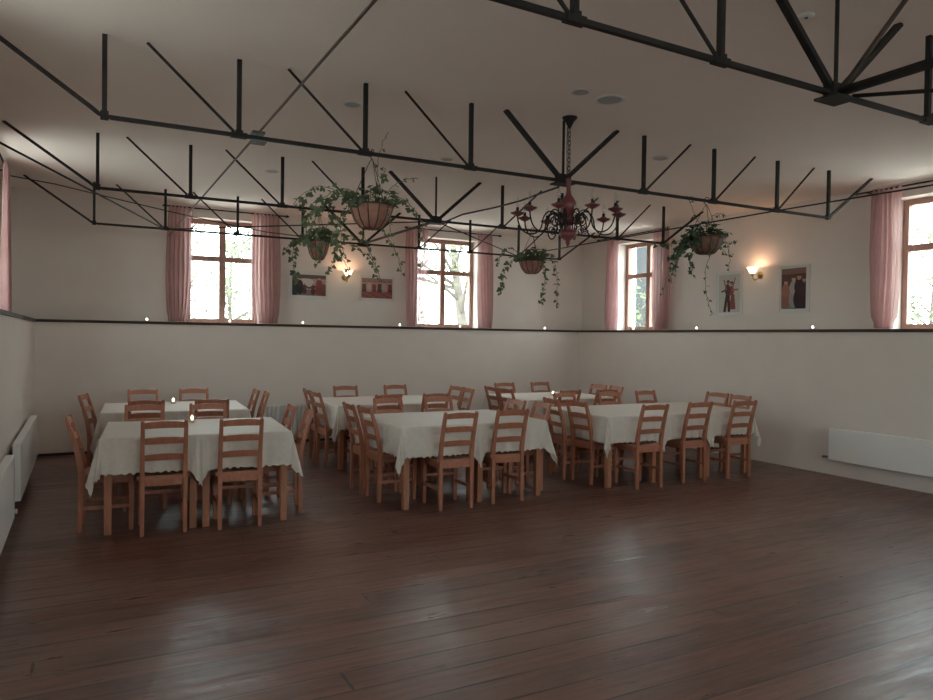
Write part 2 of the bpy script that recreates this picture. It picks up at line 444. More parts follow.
# plan bracing between the trusses
def rodthing(name, pts, r, mat, label, cat='brace rod', k=8):
    p0 = Vector(pts[0]); b = MB(); b.tube([Vector(p) - p0 for p in pts], r, k)
    o = b.build(name, mat, None, True); o.location = p0
    return tag(o, label, cat)
p = thing('tie_rod', (1.01, 6, 0), 'thin brown tie rod running front to back across the left of the trusses', 'brace rod')
b = MB(); b.tube([(0, -6 + YF, 2.868), (0, UB - 6, 2.868)], .0075, 8); b.build('rod', M['rust'], p, True)
for y in TY[1:2]:
    b = MB(); b.box((-.05, y-6-.045, 2.805), (.05, y-6+.045, 2.817)); b.box((-.04, y-6-.04, 2.862), (.04, y-6+.04, 2.878)); b.build('clamp_plate', M['steel'], p)
rodthing('tie_rod', [(6.25, YF, 2.846), (6.12, 3.5, 2.842), (6.07, 4.95, 2.845), (6.04, 7.2, 2.842), (6.02, 9.9, 2.84)], .0075, M['iron'], 'thin black tie rod running front to back along the right of the trusses')
rodthing('ridge_bar', [(XC, YF, 2.845), (XC, 2.44, 2.845)], .026, M['iron'], 'thick black bar from the nearest truss toward the camera')
rodthing('ridge_bar', [(XC, 7.36, 2.842), (XC, 9.60, 2.842)], .017, M['rust'], 'brown bar joining the centres of the two far trusses')
rodthing('brace_rod', [(XC+.07, 2.40, 2.83), (6.05, .03, 2.83)], .011, M['iron'], 'thin rod slanting right from the nearest truss plate')
rodthing('brace_rod', [(XC+.02, 2.43, 2.86), (3.70, 2.2, HC)], .013, M['rust'], 'brownish strut rising from the nearest truss plate to the ceiling')
rodthing('brace_rod', [(XC+.06, 7.34, 2.835), (6.0, 9.62, 2.835)], .0075, M['iron'], 'thin rod from behind the chandelier to the far truss, right of the middle window')
rodthing('brace_rod', [(XC-.06, 7.34, 2.835), (.93, 9.62, 2.835)], .0075, M['iron'], 'thin rod crossing above the left window to the truss behind the chandelier')
rodthing('brace_rod', [(.86, 9.62, 2.838), (UL, 5.0, 2.838)], .009, M['iron'], 'thin rod from the far truss to the left wall')
rodthing('electric_cable', [(-.8, 9.6, 3.30), (-.3, 9.55, 3.24), (.4, 9.58, 3.13), (1.2, 9.62, 3.01), (2.1, 9.64, 2.90), (2.62, 9.64, 2.872)], .0065, M['cable'], 'thin cable sagging from the left ceiling corner to the far truss', 'cable')
rodthing('electric_cable', [(XC, 4.93, 2.80), (XC+.03, 5.2, 2.805), (XC+.11, 5.7, 2.82), (XC+.14, 6.2, 2.84), (XC+.08, 6.8, 2.85), (XC+.02, 7.22, 2.80)], .009, M['cable'], 'thin black cable bowed between the chandelier truss and the one behind', 'cable')

# ------------------------------------------------------------------ ceiling fittings
def disc(name, x, y, r, label, cat, mat, h=.008, inner=None):
    t = thing(name, (x, y, HC), label, cat)
    b = MB(); b.lathe([(r, 0), (r, -h*.6), (r*.92, -h), (r*.80, -h), (r*.78, -h*.6), (r*.001, -h*.6)], k=28); b.build('ring', M['white'], t, False)
    b = MB(); b.lathe([(r*.77, -h*.62), (r*.77, -h*.9), (.001, -h*.9)], k=28); b.build(inner or 'grille', mat, t)
disc('ceiling_vent', 3.16, 4.24, .075, 'small round white vent in the ceiling, left of the round speaker', 'vent', M['grille'])
disc('ceiling_speaker', 3.45, 4.27, .115, 'round grey ceiling speaker in front of the chandelier canopy', 'speaker', M['grille'])
disc('ceiling_vent', 1.82, 5.35, .075, 'small round ceiling vent above the nearest hanging ivy basket', 'vent', M['grille'])
disc('ceiling_vent', 4.99, 5.38, .085, 'small round ceiling vent right of the chandelier', 'vent', M['grille'])
disc('ceiling_vent', 3.21, 6.5, .07, 'small round ceiling vent left of the chandelier, behind its truss', 'vent', M['grille'])
disc('ceiling_vent', 1.81, 7.97, .08, 'small round ceiling vent at the back left, above the left window', 'vent', M['grille'])
t = thing('smoke_detector', (3.48, 2.64, HC), 'small white smoke detector on the ceiling at the top right', 'smoke detector')
b = MB(); b.lathe([(.042, 0), (.042, -.008), (.036, -.013), (.02, -.015), (.001, -.015)], k=24); b.build('housing', M['white'], t, True)
b = MB(); b.lathe([(.010, -.014), (.010, -.018), (.001, -.018)], k=12); b.build('sensor', M['dark'], t)

# ------------------------------------------------------------------ chairs
CH = .885
def chair_parts(t):
    sx = .152
    def rear(s):
        b = MB(); zs = [0, .2, .42, .5, .62, .75, CH-.01, CH]; ys = [-.195, -.19, -.185, -.19, -.213, -.247, -.287, -.290]
        b.sweep([(s*sx, y, z) for y, z in zip(ys, zs)], [(.030, .034), (.033, .038), (.034, .042), (.033, .042), (.031, .036), (.030, .032), (.028, .028), (.020, .018)])
        return b
    def front(s):
        b = MB(); b.sweep([(s*.158, .163, 0), (s*.158, .165, .2), (s*.158, .165, .425)], [(.030, .030), (.034, .036), (.035, .038)])
        return b
    for s in (-1, 1): rear(s).build('leg', M['chair'], t, bevel=.004)
    for s in (-1, 1): front(s).build('leg', M['chair'], t, bevel=.004)
    # seat: slightly dished board with rounded front
    b = MB(); n = 12; m = 10; vs = []
    for zz, top in ((.452, 1), (.426, 0)):
        for j in range(m+1):
            v = j/m; y = -.19 + v*.395
            hw = .183 + .012*v - (.03*max(0, v-.85)/.15)
            for i in range(n+1):
                u = i/n*2 - 1
                z = zz - (.008*(1-u*u)*(1-(2*v-1)**2) if top else 0)
                yy = y + (.016*(1-u*u) if j == m else 0)
                vs.append((u*hw, yy, z))
    K = (n+1)*(m+1); fs = []
    for j in range(m):
        for i in range(n):
            a = j*(n+1)+i; fs.append((a, a+1, a+n+2, a+n+1)); a += K; fs.append((a, a+n+1, a+n+2, a+1))
    for i in range(n):
        fs.append((i, K+i, K+i+1, i+1)); a = m*(n+1)+i; fs.append((a, a+1, K+a+1, K+a))
    for j in range(m):
        a = j*(n+1); fs.append((a, a+n+1, K+a+n+1, K+a)); a += n; fs.append((a, K+a, K+a+n+1, a+n+1))
    b.add(vs, fs); b.build('seat', M['seat'], t)
    # apron under the seat
    b = MB()
    b.box((-.145, .158, .375), (.145, .176, .426)); b.box((-.145, -.195, .375), (.145, -.178, .426))
    for s in (-1, 1): b.box((s*.158-.009, -.17, .375), (s*.158+.009, .15, .426))
    b.build('apron', M['chair'], t)
    # ladder slats: bowed backwards, arched top edges
    for z0, z1, crest in ((.570, .615, .010), (.700, .747, .010), (.822, .868, .014)):
        b = MB(); zm = (z0+z1)/2
        yc = -.19 - (zm-.5)*.26 if zm > .5 else -.19
        yc = {0: -.206, 1: -.240, 2: -.278}[0 if zm < .62 else 1 if zm < .78 else 2]
        n = 10; rings = []
        for i in range(n+1):
            u = i/n*2-1; x = u*.146; dy = -.016*(1-u*u); c = crest*(1-u*u)
            th = .008; ln = .28*(z1-z0)
            rings.append([(x, yc+dy-th-ln/2, z1+c), (x, yc+dy+th-ln/2, z1+c), (x, yc+dy+th+ln/2, z0+c*.4), (x, yc+dy-th+ln/2, z0+c*.4)])
        b._rings(rings); b.build('backrest_slat', M['chair'], t)
    for s in (-1, 1):
        b = MB(); b.box((s*.158-.008, -.175, .175), (s*.158+.008, .150, .203)); b.build('stretcher', M['chair'], t)
    b = MB(); b.box((-.142, .156, .245), (.142, .172, .272)); b.build('stretcher', M['chair'], t)
chair0 = None
ORD = {2: ['left', 'right'], 3: ['left', 'middle', 'right']}
def place_chair(x, y, face, label):
    """x,y = top of the backrest; face = heading in degrees (0 looks to +Y)"""
    global chair0
    a = R(face); dx, dy = -math.sin(a)*.285, math.cos(a)*.285
    loc = (x + dx, y + dy, 0)
    if chair0 is None:
        chair0 = thing('dining_chair', loc, label, 'chair', 'ladder-back dining chairs', a); chair_parts(chair0)
    else: dup(chair0, loc, a, label)
CL = {'A': 'front left tables', 'B': 'front middle tables', 'C': 'front right tables', 'A2': 'back left tables', 'B2': 'back middle tables', 'D': 'back right tables'}
def foot(x, y): return (x, y - .095)       # rear-foot measurement -> backrest top (y for face 0)
def row(cl, side, pts, face):
    n = len(pts)
    for i, (x, y, da) in enumerate(pts):
        o = '' if n == 1 else ORD[n][i] + ' one '
        if side in ('left end', 'right end'):
            o = '' if n == 1 else ('nearer one ' if i == 0 else 'farther one ')
        txt = {'near side': 'back to us, near side of the', 'far side': 'facing us, far side of the',
               'left end': 'at the left end of the', 'right end': 'at the right end of the'}[side]
        place_chair(x, y, face + da, ('pine chair, %s%s %s' % (o, txt, CL[cl])).replace('  ', ' '))
row('A', 'near side', [(.545, 5.86, -3), (1.10, 5.80, -4)], 0)
row('A', 'far side', [(.50, 7.27, -3), (1.05, 7.20, -4)], 180)
row('A', 'left end', [(-.10, 6.40, -4)], -90)
row('A', 'right end', [(1.78, 6.31, -8), (1.73, 6.72, -4)], 90)
row('A2', 'near side', [(.55, 7.72, -2), (1.16, 7.68, -6)], 0)
row('A2', 'far side', [(.62, 9.24, 0), (1.18, 9.22, -3)], 180)
row('A2', 'left end', [(.0, 8.66, -14)], -90)
row('A2', 'right end', [(1.88, 8.45, -6), (1.84, 8.82, -2)], 90)
row('B', 'near side', [(2.95, 5.625, -2), (3.52, 5.68, -3)], 0)
row('B', 'far side', [(2.89, 7.22, 2), (3.48, 7.2, -2)], 180)
row('B', 'left end', [(2.33, 6.40, 2), (2.30, 6.78, -2)], -90)
row('B', 'right end', [(4.20, 6.20, -5), (4.12, 6.58, 3)], 90)
row('B2', 'near side', [(3.08, 7.66, 2), (3.68, 7.66, -3)], 0)
row('B2', 'far side', [(3.07, 9.18, 0), (3.78, 9.18, 2)], 180)
row('B2', 'left end', [(2.40, 8.28, 3), (2.42, 8.72, -4)], -90)
row('B2', 'right end', [(4.45, 8.28, -6), (4.48, 8.68, 4)], 90)
row('C', 'near side', [(5.20, 5.61, -4), (5.89, 5.66, -2), (6.54, 5.63, -5)], 0)
row('C', 'far side', [(5.22, 7.24, 3), (5.90, 7.22, -3), (6.52, 7.24, 0)], 180)
row('C', 'left end', [(4.66, 6.24, 4), (4.58, 6.60, -6)], -90)
row('C', 'right end', [(7.14, 6.22, -4), (7.20, 6.64, 5)], 90)
row('D', 'near side', [(5.57, 7.58, 2), (6.15, 7.56, -2)], 0)
row('D', 'far side', [(5.53, 9.18, -2), (6.16, 9.18, 2)], 180)
row('D', 'left end', [(4.90, 8.12, 5), (4.90, 8.50, -3)], -90)
row('D', 'right end', [(6.72, 8.05, -8), (6.70, 8.42, 3)], 90)

# ------------------------------------------------------------------ tables and cloths
TZ = .74
def table_parts(t, w, l):
    b = MB(); b.box((-w/2, -l/2, TZ-.028), (w/2, l/2, TZ)); b.build('tabletop', M['table'], t, bevel=.004)
    for sx in (-1, 1):
        for sy in (-1, 1):
            x, y = sx*(w/2-.045), sy*(l/2-.05)
            b = MB(); b.sweep([(x, y, 0), (x, y, TZ-.028)], [(.052, .052), (.060, .060)]); b.build('leg', M['table'], t, bevel=.004)
    b = MB()
    for sy in (-1, 1): b.box((-w/2+.08, sy*(l/2-.05)-.01, TZ-.12), (w/2-.08, sy*(l/2-.05)+.01, TZ-.028))
    for sx in (-1, 1): b.box((sx*(w/2-.045)-.01, -l/2+.085, TZ-.12), (sx*(w/2-.045)+.01, l/2-.085, TZ-.028))
    b.build('apron', M['table'], t)
OV = .295
def cloth_mesh(w, l, nl, nr, seed):
    """draped cloth; nl/nr = neighbour table on that side"""
    rnd = random.Random(seed); ph = [rnd.uniform(0, 6.28) for _ in range(12)]
    oL = .012 if nl else OV; oR = .012 if nr else OV
    hw, hl = w/2 + .004, l/2 + .004; z0 = TZ + .004; rr = .012
    def axis(h, a, c):
        pts = [-h - a + .0125*i for i in range(int(round(a/.0125)))] if a > .05 else [-h - a]
        n = max(2, int(round(2*h/.0125))); pts += [-h + 2*h*i/n for i in range(n+1)]
        pts += [h + .0125*(i+1) for i in range(int(round(c/.0125)))] if c > .05 else [h + c]
        return pts
    us = axis(hw, oL, oR); vs_ = axis(hl, OV, OV); V = []
    for v in vs_:
        for u in us:
            ex = (u - hw) if u > hw else (u + hw) if u < -hw else 0
            ey = (v - hl) if v > hl else (v + hl) if v < -hl else 0
            bx, by = max(-hw, min(hw, u)), max(-hl, min(hl, v))
            x, y, z = u, v, z0
            flat = (nr and ex > 0) or (nl and ex < 0)
            if flat: ex = 0; bx = u
            if ex == 0 and ey == 0:
                z = z0 + .0012*math.sin(u*9 + ph[0])*math.sin(v*7 + ph[1])
            elif ex and ey:
                r = math.hypot(ex, ey); th = math.atan2(abs(ey), abs(ex)); sx, sy = math.copysign(1, ex), math.copysign(1, ey)
                fold = math.sin(2*th)
                out = .012 + r*(.05 + .20*fold) + .085*r*math.sin(8*th + ph[2])*fold
                zz = math.sqrt(max(0, r*r - (out*.9)**2)); x = bx + sx*math.cos(th)*out; y = by + sy*math.sin(th)*out
                z = z0 - zz*1.06
            else:
                e = abs(ex) + abs(ey); s = math.copysign(1, ex + ey); along = v if ex else u; sd = 0 if ex else 1
                half = hl if ex else hw
                dip = 0
                if not ex:
                    if nr: dip += math.exp(-((hw + .012 - u)/.055)**2)
                    if nl: dip += math.exp(-((u + hw + .012)/.055)**2)
                wv = .010*math.sin(along*11 + ph[3+sd]) + .007*math.sin(along*23 + ph[5+sd]) + .004*math.sin(along*47 + ph[7+sd])
                k = e/OV
                out = min(e, .010) + .05*e + wv*k*1.3 + dip*.02*k*(1 + math.sin(u*160))
                edge = max(0, (half - abs(along)))
                out += .02*k*math.exp(-edge/.06)
                drop = e*(.985 + .40*dip) - (.004*math.cos(along*2*PI/.05)*(1 if k > .9 else 0))
                if ex: x = bx + s*out
                else: y = by + s*out
                z = z0 - max(0, drop - .004)
            V.append((x, y, z))
    nx, ny = len(us), len(vs_)
    # scallop the hem
    for j in range(ny):
        for i in range(nx):
            edge_v = j in (0, ny-1); edge_u = (i == 0 and not nl) or (i == nx-1 and not nr)
            if edge_v or edge_u:
                x, y, z = V[j*nx+i]
                q = us[i] if edge_v else vs_[j]
                z += .022*abs(math.sin(q*PI/.0625)) if not (edge_u and edge_v) else 0
                V[j*nx+i] = (x, y, z)
    F = [(j*nx+i, j*nx+i+1, (j+1)*nx+i+1, (j+1)*nx+i) for j in range(ny-1) for i in range(nx-1)]
    me = bpy.data.meshes.new('tablecloth'); me.from_pydata(V, [], F)
    for p in me.polygons: p.use_smooth = True
    me.materials.append(M['cloth'])
    return me
tcache = {}
def cluster(cl, x0, y0, n, w, l, rot, seed):
    a = R(rot); key = (round(w, 3), round(l, 3))
    for i in range(n):
        lx = w*(i+.5) + .006*i; ly = l/2
        loc = (x0 + lx*math.cos(a) - ly*math.sin(a), y0 + lx*math.sin(a) + ly*math.cos(a), 0)
        lab = 'pine table under a cream cloth, %s of the %s' % (ORD[n][i] + ' one', CL[cl])
        if key not in tcache:
            t = tcache[key] = thing('dining_table', loc, lab, 'table', 'pine dining tables', a); table_parts(t, w, l)
        else: dup(tcache[key], loc, a, lab)
        o = bpy.data.objects.new('tablecloth', cloth_mesh(w, l, i > 0, i < n-1, seed*7 + i)); COL.objects.link(o)
        o.location = loc; o.rotation_euler = (0, 0, a)
        tag(o, 'cream scalloped tablecloth draped over the %s table of the %s' % (ORD[n][i], CL[cl]), 'tablecloth', 'cream tablecloths')
cluster('A', .12, 6.07, 2, .70, 1.09, -4.5, 1)
cluster('A2', .16, 8.02, 2, .70, 1.09, -3.5, 2)
cluster('B', 2.50, 5.86, 2, .745, 1.12, 0, 3)
cluster('B2', 2.58, 7.94, 2, .745, 1.12, 0, 4)
cluster('C', 4.80, 5.87, 3, .70, 1.09, 0, 5)
cluster('D', 5.10, 7.84, 2, .70, 1.09, 0, 6)

# ------------------------------------------------------------------ tealights
def tealight(x, y, z, label, on_table=False):
    t = thing('tealight_candle', (x, y, z), label, 'candle', 'tealights on the tables' if on_table else 'tealights on the wall ledge')
    if on_table:
        b = MB(); b.lathe([(.030, .002), (.033, .03), (.036, .062), (.033, .062), (.030, .03), (.027, .006), (.001, .006)], k=18); b.build('glass_cup', M['bulbglass'], t, True)
        b = MB(); b.lathe([(.024, .006), (.024, .026), (.001, .026)], k=16); b.build('wax', M['wax'], t)
        b = MB(); b.lathe([(.001, .027), (.010, .038), (.011, .046), (.005, .06), (.001, .068)], k=12); b.build('flame', M['flame'], t, True)
    else:
        b = MB(); b.lathe([(.020, 0), (.021, .016), (.001, .016)], k=16); b.build('cup', M['wax'], t)
        b = MB(); b.lathe([(.001, .016), (.011, .020), (.014, .028), (.010, .038), (.001, .046)], k=12); b.build('flame', M['led'], t, True)
zc = TZ + .007
tealight(.86, 6.82, zc, 'lit tealight in a glass on the front left tables', True)
tealight(.90, 8.74, zc, 'lit tealight in a glass on the back left tables', True)
tealight(5.78, 8.28, zc, 'lit tealight in a glass on the back right tables', True)
for x, lab in ((.74, 'tealight on the back ledge left of the left window'), (1.80, 'tealight on the ledge in front of the left back window'), (2.83, 'tealight on the back ledge below the landscape photo nearest the left window'),
               (4.36, 'tealight on the back ledge just left of the middle window'), (5.42, 'tealight on the ledge in front of the middle back window'), (7.08, 'tealight on the back ledge near the right corner')):
    tealight(x, YB + .09, HL, lab)
for y, lab in ((8.98, 'tealight on the right ledge in front of the corner window'), (7.63, 'tealight on the right ledge below the hanging ivy'), (5.75, 'tealight on the right ledge below the group portrait')):
    tealight(XR + .09, y, HL, lab)

# ------------------------------------------------------------------ radiators
t = thing('radiator', (XR, 4.2, .185), 'long flat white panel radiator on the right wall', 'radiator', 'radiators')
b = MB(); b.box((-.105, -1.4, 0), (-.045, 1.17, .37)); b.build('panel', M['rad'], t, bevel=.006)
b = MB(); b.box((-.045, -1.1, .08), (0, -1.04, .28)); b.box((-.045, .84, .08), (0, .9, .28)); b.build('bracket', M['steel'], t)
b = MB(); b.tube([(-.075, 1.2, .03), (-.075, 1.25, .03)], .012, 10); b.tube([(-.075, 1.235, .03), (-.11, 1.235, .03)], .014, 10); b.build('valve', M['steel'], t, True)
def left_rad(y0, y1, label):
    t = thing('radiator', (XL, y0, .16), label, 'radiator', 'radiators')
    b = MB(); b.box((.035, 0, 0), (.095, y1-y0, .47)); b.build('panel', M['rad'], t, bevel=.006)
    b = MB(); b.box((0, .3, .1), (.035, .36, .36)); b.box((0, y1-y0-.36, .1), (.035, y1-y0-.3, .36)); b.build('bracket', M['steel'], t)
    b = MB(); b.tube([(.065, y1-y0, .04), (.065, y1-y0+.05, .04)], .012, 10); b.tube([(.065, y1-y0+.035, .04), (.11, y1-y0+.035, .04)], .017, 10); b.build('valve', M['white'], t, True)
left_rad(6.85, 9.15, 'white panel radiator on the left wall near the back corner'); left_rad(3.9, 6.25, 'white panel radiator on the left wall nearest the camera')
t = thing('radiator', (2.8, YB, .12), 'ribbed white radiator on the back wall between the left and middle tables', 'radiator', 'radiators')
b = MB(); b.box((-.75, -.06, .03), (.75, -.045, .43)); b.box((-.75, -.10, .41), (.75, -.045, .43)); b.build('panel', M['rad'], t)
for i in range(25):
    x = -.73 + i*.0608
    b = MB(); b.box((x-.017, -.105, .0), (x+.017, -.06, .425)); b.build('rib', M['rad'], t, bevel=.006)
b = MB(); b.box((-.6, -.045, .1), (-.55, 0, .35)); b.box((.55, -.045, .1), (.6, 0, .35)); b.build('bracket', M['steel'], t)
t = thing('wall_outlet', (-.13, YB, .36), 'small white power outlet on the back wall by the left corner', 'outlet')
b = MB(); b.box((-.04, -.012, -.04), (.04, 0, .04)); b.build('cover_plate', M['wall'], t, bevel=.003)
b = MB(); b.lathe([(.020, .0), (.020, .002), (.001, .002)], (0, -.012, 0), 16, (0, -1, 0)); b.build('socket', M['dark'], t)

# ------------------------------------------------------------------ framed pictures
def photo(f, a0, a1, z0, z1, painter, label, mat_margin, flip=False, deep=.02, cat='picture', nx=64):
    """white frame + print on wall; painter(u,v)->rgb, u left to right as seen, v bottom to top"""
    ac, zcn = (a0+a1)/2, (z0+z1)/2; org = Vector(f(ac, 0, zcn))
    t = thing('framed_photo', org, label, cat, 'framed photos')
    ml, mr, mb_, mt = mat_margin; w = .012
    b = MB()
    def bx(A0, A1, d0, d1, Z0, Z1): 
        p, q = Vector(f(A0, d0, Z0)) - org, Vector(f(A1, d1, Z1)) - org
        b.box(tuple(map(min, p, q)), tuple(map(max, p, q)))
    bx(a0, a0+w, -deep, 0, z0, z1); bx(a1-w, a1, -deep, 0, z0, z1); bx(a0+w, a1-w, -deep, 0, z0, z0+w); bx(a0+w, a1-w, -deep, 0, z1-w, z1)
    b.build('frame', M['fwhite'], t)
    b = MB(); bx(a0+w, a1-w, -.012, 0, z0+w, z1-w); b.build('mount', M['fwhite'], t)
    p0, p1, q0, q1 = (a0+ml, a1-mr, z0+mb_, z1-mt) if not flip else (a0+mr, a1-ml, z0+mb_, z1-mt)
    ny = max(8, int(nx*(q1-q0)/(p1-p0))); vs = []; fs = []; cols = []
    for j in range(ny+1):
        for i in range(nx+1): vs.append(tuple(Vector(f(p0+(p1-p0)*i/nx, -.0135, q0+(q1-q0)*j/ny)) - org))
    for j in range(ny):
        for i in range(nx):
            a = j*(nx+1)+i; fs.append((a, a+1, a+nx+2, a+nx+1))
            u = (i+.5)/nx; u = 1-u if flip else u
            cols.append(painter(u, (j+.5)/ny))
    me = bpy.data.meshes.new('print'); me.from_pydata(vs, [], fs)
    ca = me.color_attributes.new('print', 'FLOAT_COLOR', 'CORNER')
    for p in me.polygons:
        for li in p.loop_indices: ca.data[li].color = (*cols[p.index], 1)
    me.materials.append(M['photo'])
    o = bpy.data.objects.new('print', me); COL.objects.link(o); o.parent = t
def ell(u, v, cx, cy, rx, ry, ang=0):
    c, s = math.cos(ang), math.sin(ang); x, y = u-cx, v-cy
    x, y = x*c+y*s, -x*s+y*c
    return (x/rx)**2 + (y/ry)**2 < 1
def limb(u, v, x0, y0, x1, y1, w, asp):
    ax, ay, bx, by, px, py = x0*asp, y0, x1*asp, y1, u*asp, v
    L = (bx-ax)**2+(by-ay)**2; t = max(0, min(1, ((px-ax)*(bx-ax)+(py-ay)*(by-ay))/L))
    return math.hypot(px-ax-t*(bx-ax), py-ay-t*(by-ay)) < w
def fig(u, v, x, y0, h, asp, col, skin=(.55, .33, .25), hair=(.07, .04, .03), wd=.16):
    """simple standing figure; returns colour or None"""
    if ell(u, v, x, y0+h*.90, h*.07/asp, h*.085):
        return hair if v > y0+h*.93 else skin
    if ell(u, v, x, y0+h*.62, h*wd/asp, h*.23): return col
    if ell(u, v, x, y0+h*.28, h*wd*1.15/asp, h*.32): return tuple(c*.8 for c in col)
    return None
def paint_dance(u, v):
    bg = (.42, .36, .33) if v > .28 else (.24, .17, .15)
    if u < .14: bg = (.05, .06, .06)
    if v > .82: bg = (.16, .10, .09)
    if ell(u, v, .42, .62, .22, .2): bg = (.62, .56, .52)
    for x, y0, h, c in ((.22, .08, .8, (.06, .05, .05)), (.36, .1, .5, (.12, .07, .07)), (.62, .05, .55, (.15, .06, .06)), (.80, .06, .86, (.28, .09, .08)), (.93, .0, .7, (.2, .1, .09))):
        r = fig(u, v, x, y0, h, 1.45, c)
        if r: return r
    if limb(u, v, .24, .55, .5, .36, .04, 1.45) or limb(u, v, .5, .36, .78, .5, .04, 1.45): return (.14, .06, .06)
    return bg
def paint_stage(u, v):
    bg = (.46, .28, .25) if v > .35 else (.26, .09, .08)
    if v > .8: bg = (.36, .2, .18)
    for i, x in enumerate((.08, .24, .4, .58, .74, .92)):
        r = fig(u, v, x, .12+.03*(i % 2), .72, 1.4, ((.12, .09, .08), (.5, .4, .38), (.28, .07, .07), (.1, .08, .08), (.46, .33, .3), (.2, .06, .06))[i], wd=.13)
        if r and v > .32: return r
    if v < .3 and (int(u*9)+int(v*12)) % 3 == 0: return (.33, .13, .11)
    return bg
def paint_pair(u, v):
    bg = (.50, .48, .44); asp = .72
    for x0, y0, x1, y1, w, c in ((.36, .62, .24, .86, .020, (.30, .14, .10)), (.66, .64, .76, .90, .020, (.34, .16, .12)), (.36, .60, .16, .56, .022, (.12, .05, .04)), (.62, .58, .88, .60, .022, (.30, .13, .09))):
        if limb(u, v, x0, y0, x1, y1, w, asp): return c
    if ell(u, v, .44, .80, .085, .060): return (.07, .035, .03) if v > .81 else (.34, .18, .13)
    if ell(u, v, .61, .77, .08, .056): return (.12, .05, .035) if v > .775 or u > .64 else (.38, .21, .15)
    if ell(u, v, .42, .60, .13, .15): return (.10, .045, .04)
    if ell(u, v, .61, .57, .11, .14): return (.24, .07, .055)
    if limb(u, v, .40, .48, .30, .05, .045, asp) or limb(u, v, .46, .48, .50, .05, .045, asp): return (.07, .035, .03)
    if v > .08 and v < .47 and abs(u - .66) < .08 + .16*(.47 - v): return (.27, .09, .07) if int(u*40) % 3 else (.20, .06, .05)
    return bg
def paint_group(u, v):
    bg = (.11, .05, .042) if v > .55 else (.09, .06, .06)
    if v > .86: bg = (.22, .12, .10)
    for x, y0, h, c, sk in ((.93, .0, .78, (.07, .03, .035), (.38, .24, .19)), (.72, .0, .86, (.05, .025, .03), (.42, .26, .2)), (.50, .05, .76, (.36, .33, .31), (.52, .34, .27)), (.18, .02, .72, (.34, .15, .11), (.5, .3, .23)), (.32, -.1, .52, (.13, .28, .26), (.5, .3, .24)), (.06, -.05, .5, (.3, .26, .24), (.45, .28, .22))):
        r = fig(u, v, x, y0, h, .68, c, sk, wd=.15)
        if r: return r
    return bg
photo(fB, 2.66, 3.25, 2.08, 2.50, paint_dance, 'landscape photo of a performance in a white frame, left of the back wall lamp', (.06, .02, .06, .05))
photo(fB, 3.77, 4.35, 2.10, 2.49, paint_stage, 'reddish landscape photo of people on a stage, right of the back wall lamp', (.03, .04, .04, .04))
photo(fR, 7.00, 7.46, 1.90, 2.52, paint_pair, 'tall framed photo of a dancing pair on white, left of the right wall lamp', (.04, .04, .05, .04), True)
photo(fR, 5.96, 6.40, 1.92, 2.53, paint_group, 'tall framed group portrait, right of the right wall lamp', (.03, .05, .05, .04), True)

# ------------------------------------------------------------------ wall lamps
def wall_lamp(f, a, z, label):
    org = Vector(f(a, 0, z)); n = (Vector(f(a, -1, z)) - org); up = Vector((0, 0, 1))
    t = thing('wall_lamp', org, label, 'wall lamp', 'lit wall lamps')
    b = MB(); b.lathe([(.05, 0), (.05, .008), (.04, .016), (.018, .024), (.014, .035), (.001, .038)], (0, 0, 0), 20, n); b.build('backplate', M['brass'], t, True)
    b = MB(); b.tube(bez(n*.02, n*.06 - up*.09, n*.145 - up*.10, n*.15 + up*.0, 14), .0065, 10); b.build('arm', M['brass'], t, True)
    c = n*.15
    b = MB(); b.lathe([(.012, -.02), (.02, -.005), (.022, .012), (.015, .02)], c, 14); b.build('lamp_holder', M['brass'], t, True)
    b = MB(); b.lathe([(.022, .010), (.040, .022), (.052, .045), (.060, .07), (.078, .092), (.082, .096), (.079, .097), (.057, .074), (.049, .047), (.037, .026), (.02, .014)], c, 28)
    b.build('lamp_shade', M['shade'], t, True)
    b = MB(); b.lathe([(.001, .022), (.014, .03), (.02, .05), (.014, .066), (.001, .074)], c, 14); b.build('bulb', M['bulb'], t, True)
    L = bpy.data.lights.new('lamp_light', 'POINT'); L.energy = 2.7; L.color = (1, .55, .33); L.shadow_soft_size = .02
    o = bpy.data.objects.new('lamp_light', L); COL.objects.link(o); o.location = org + c + up*.085
wall_lamp(fB, 3.53, 2.44, 'lit wall lamp with white glass shade on the back wall, behind ivy'); wall_lamp(fR, 6.72, 2.44, 'lit wall lamp with white glass shade on the right wall between two photos')

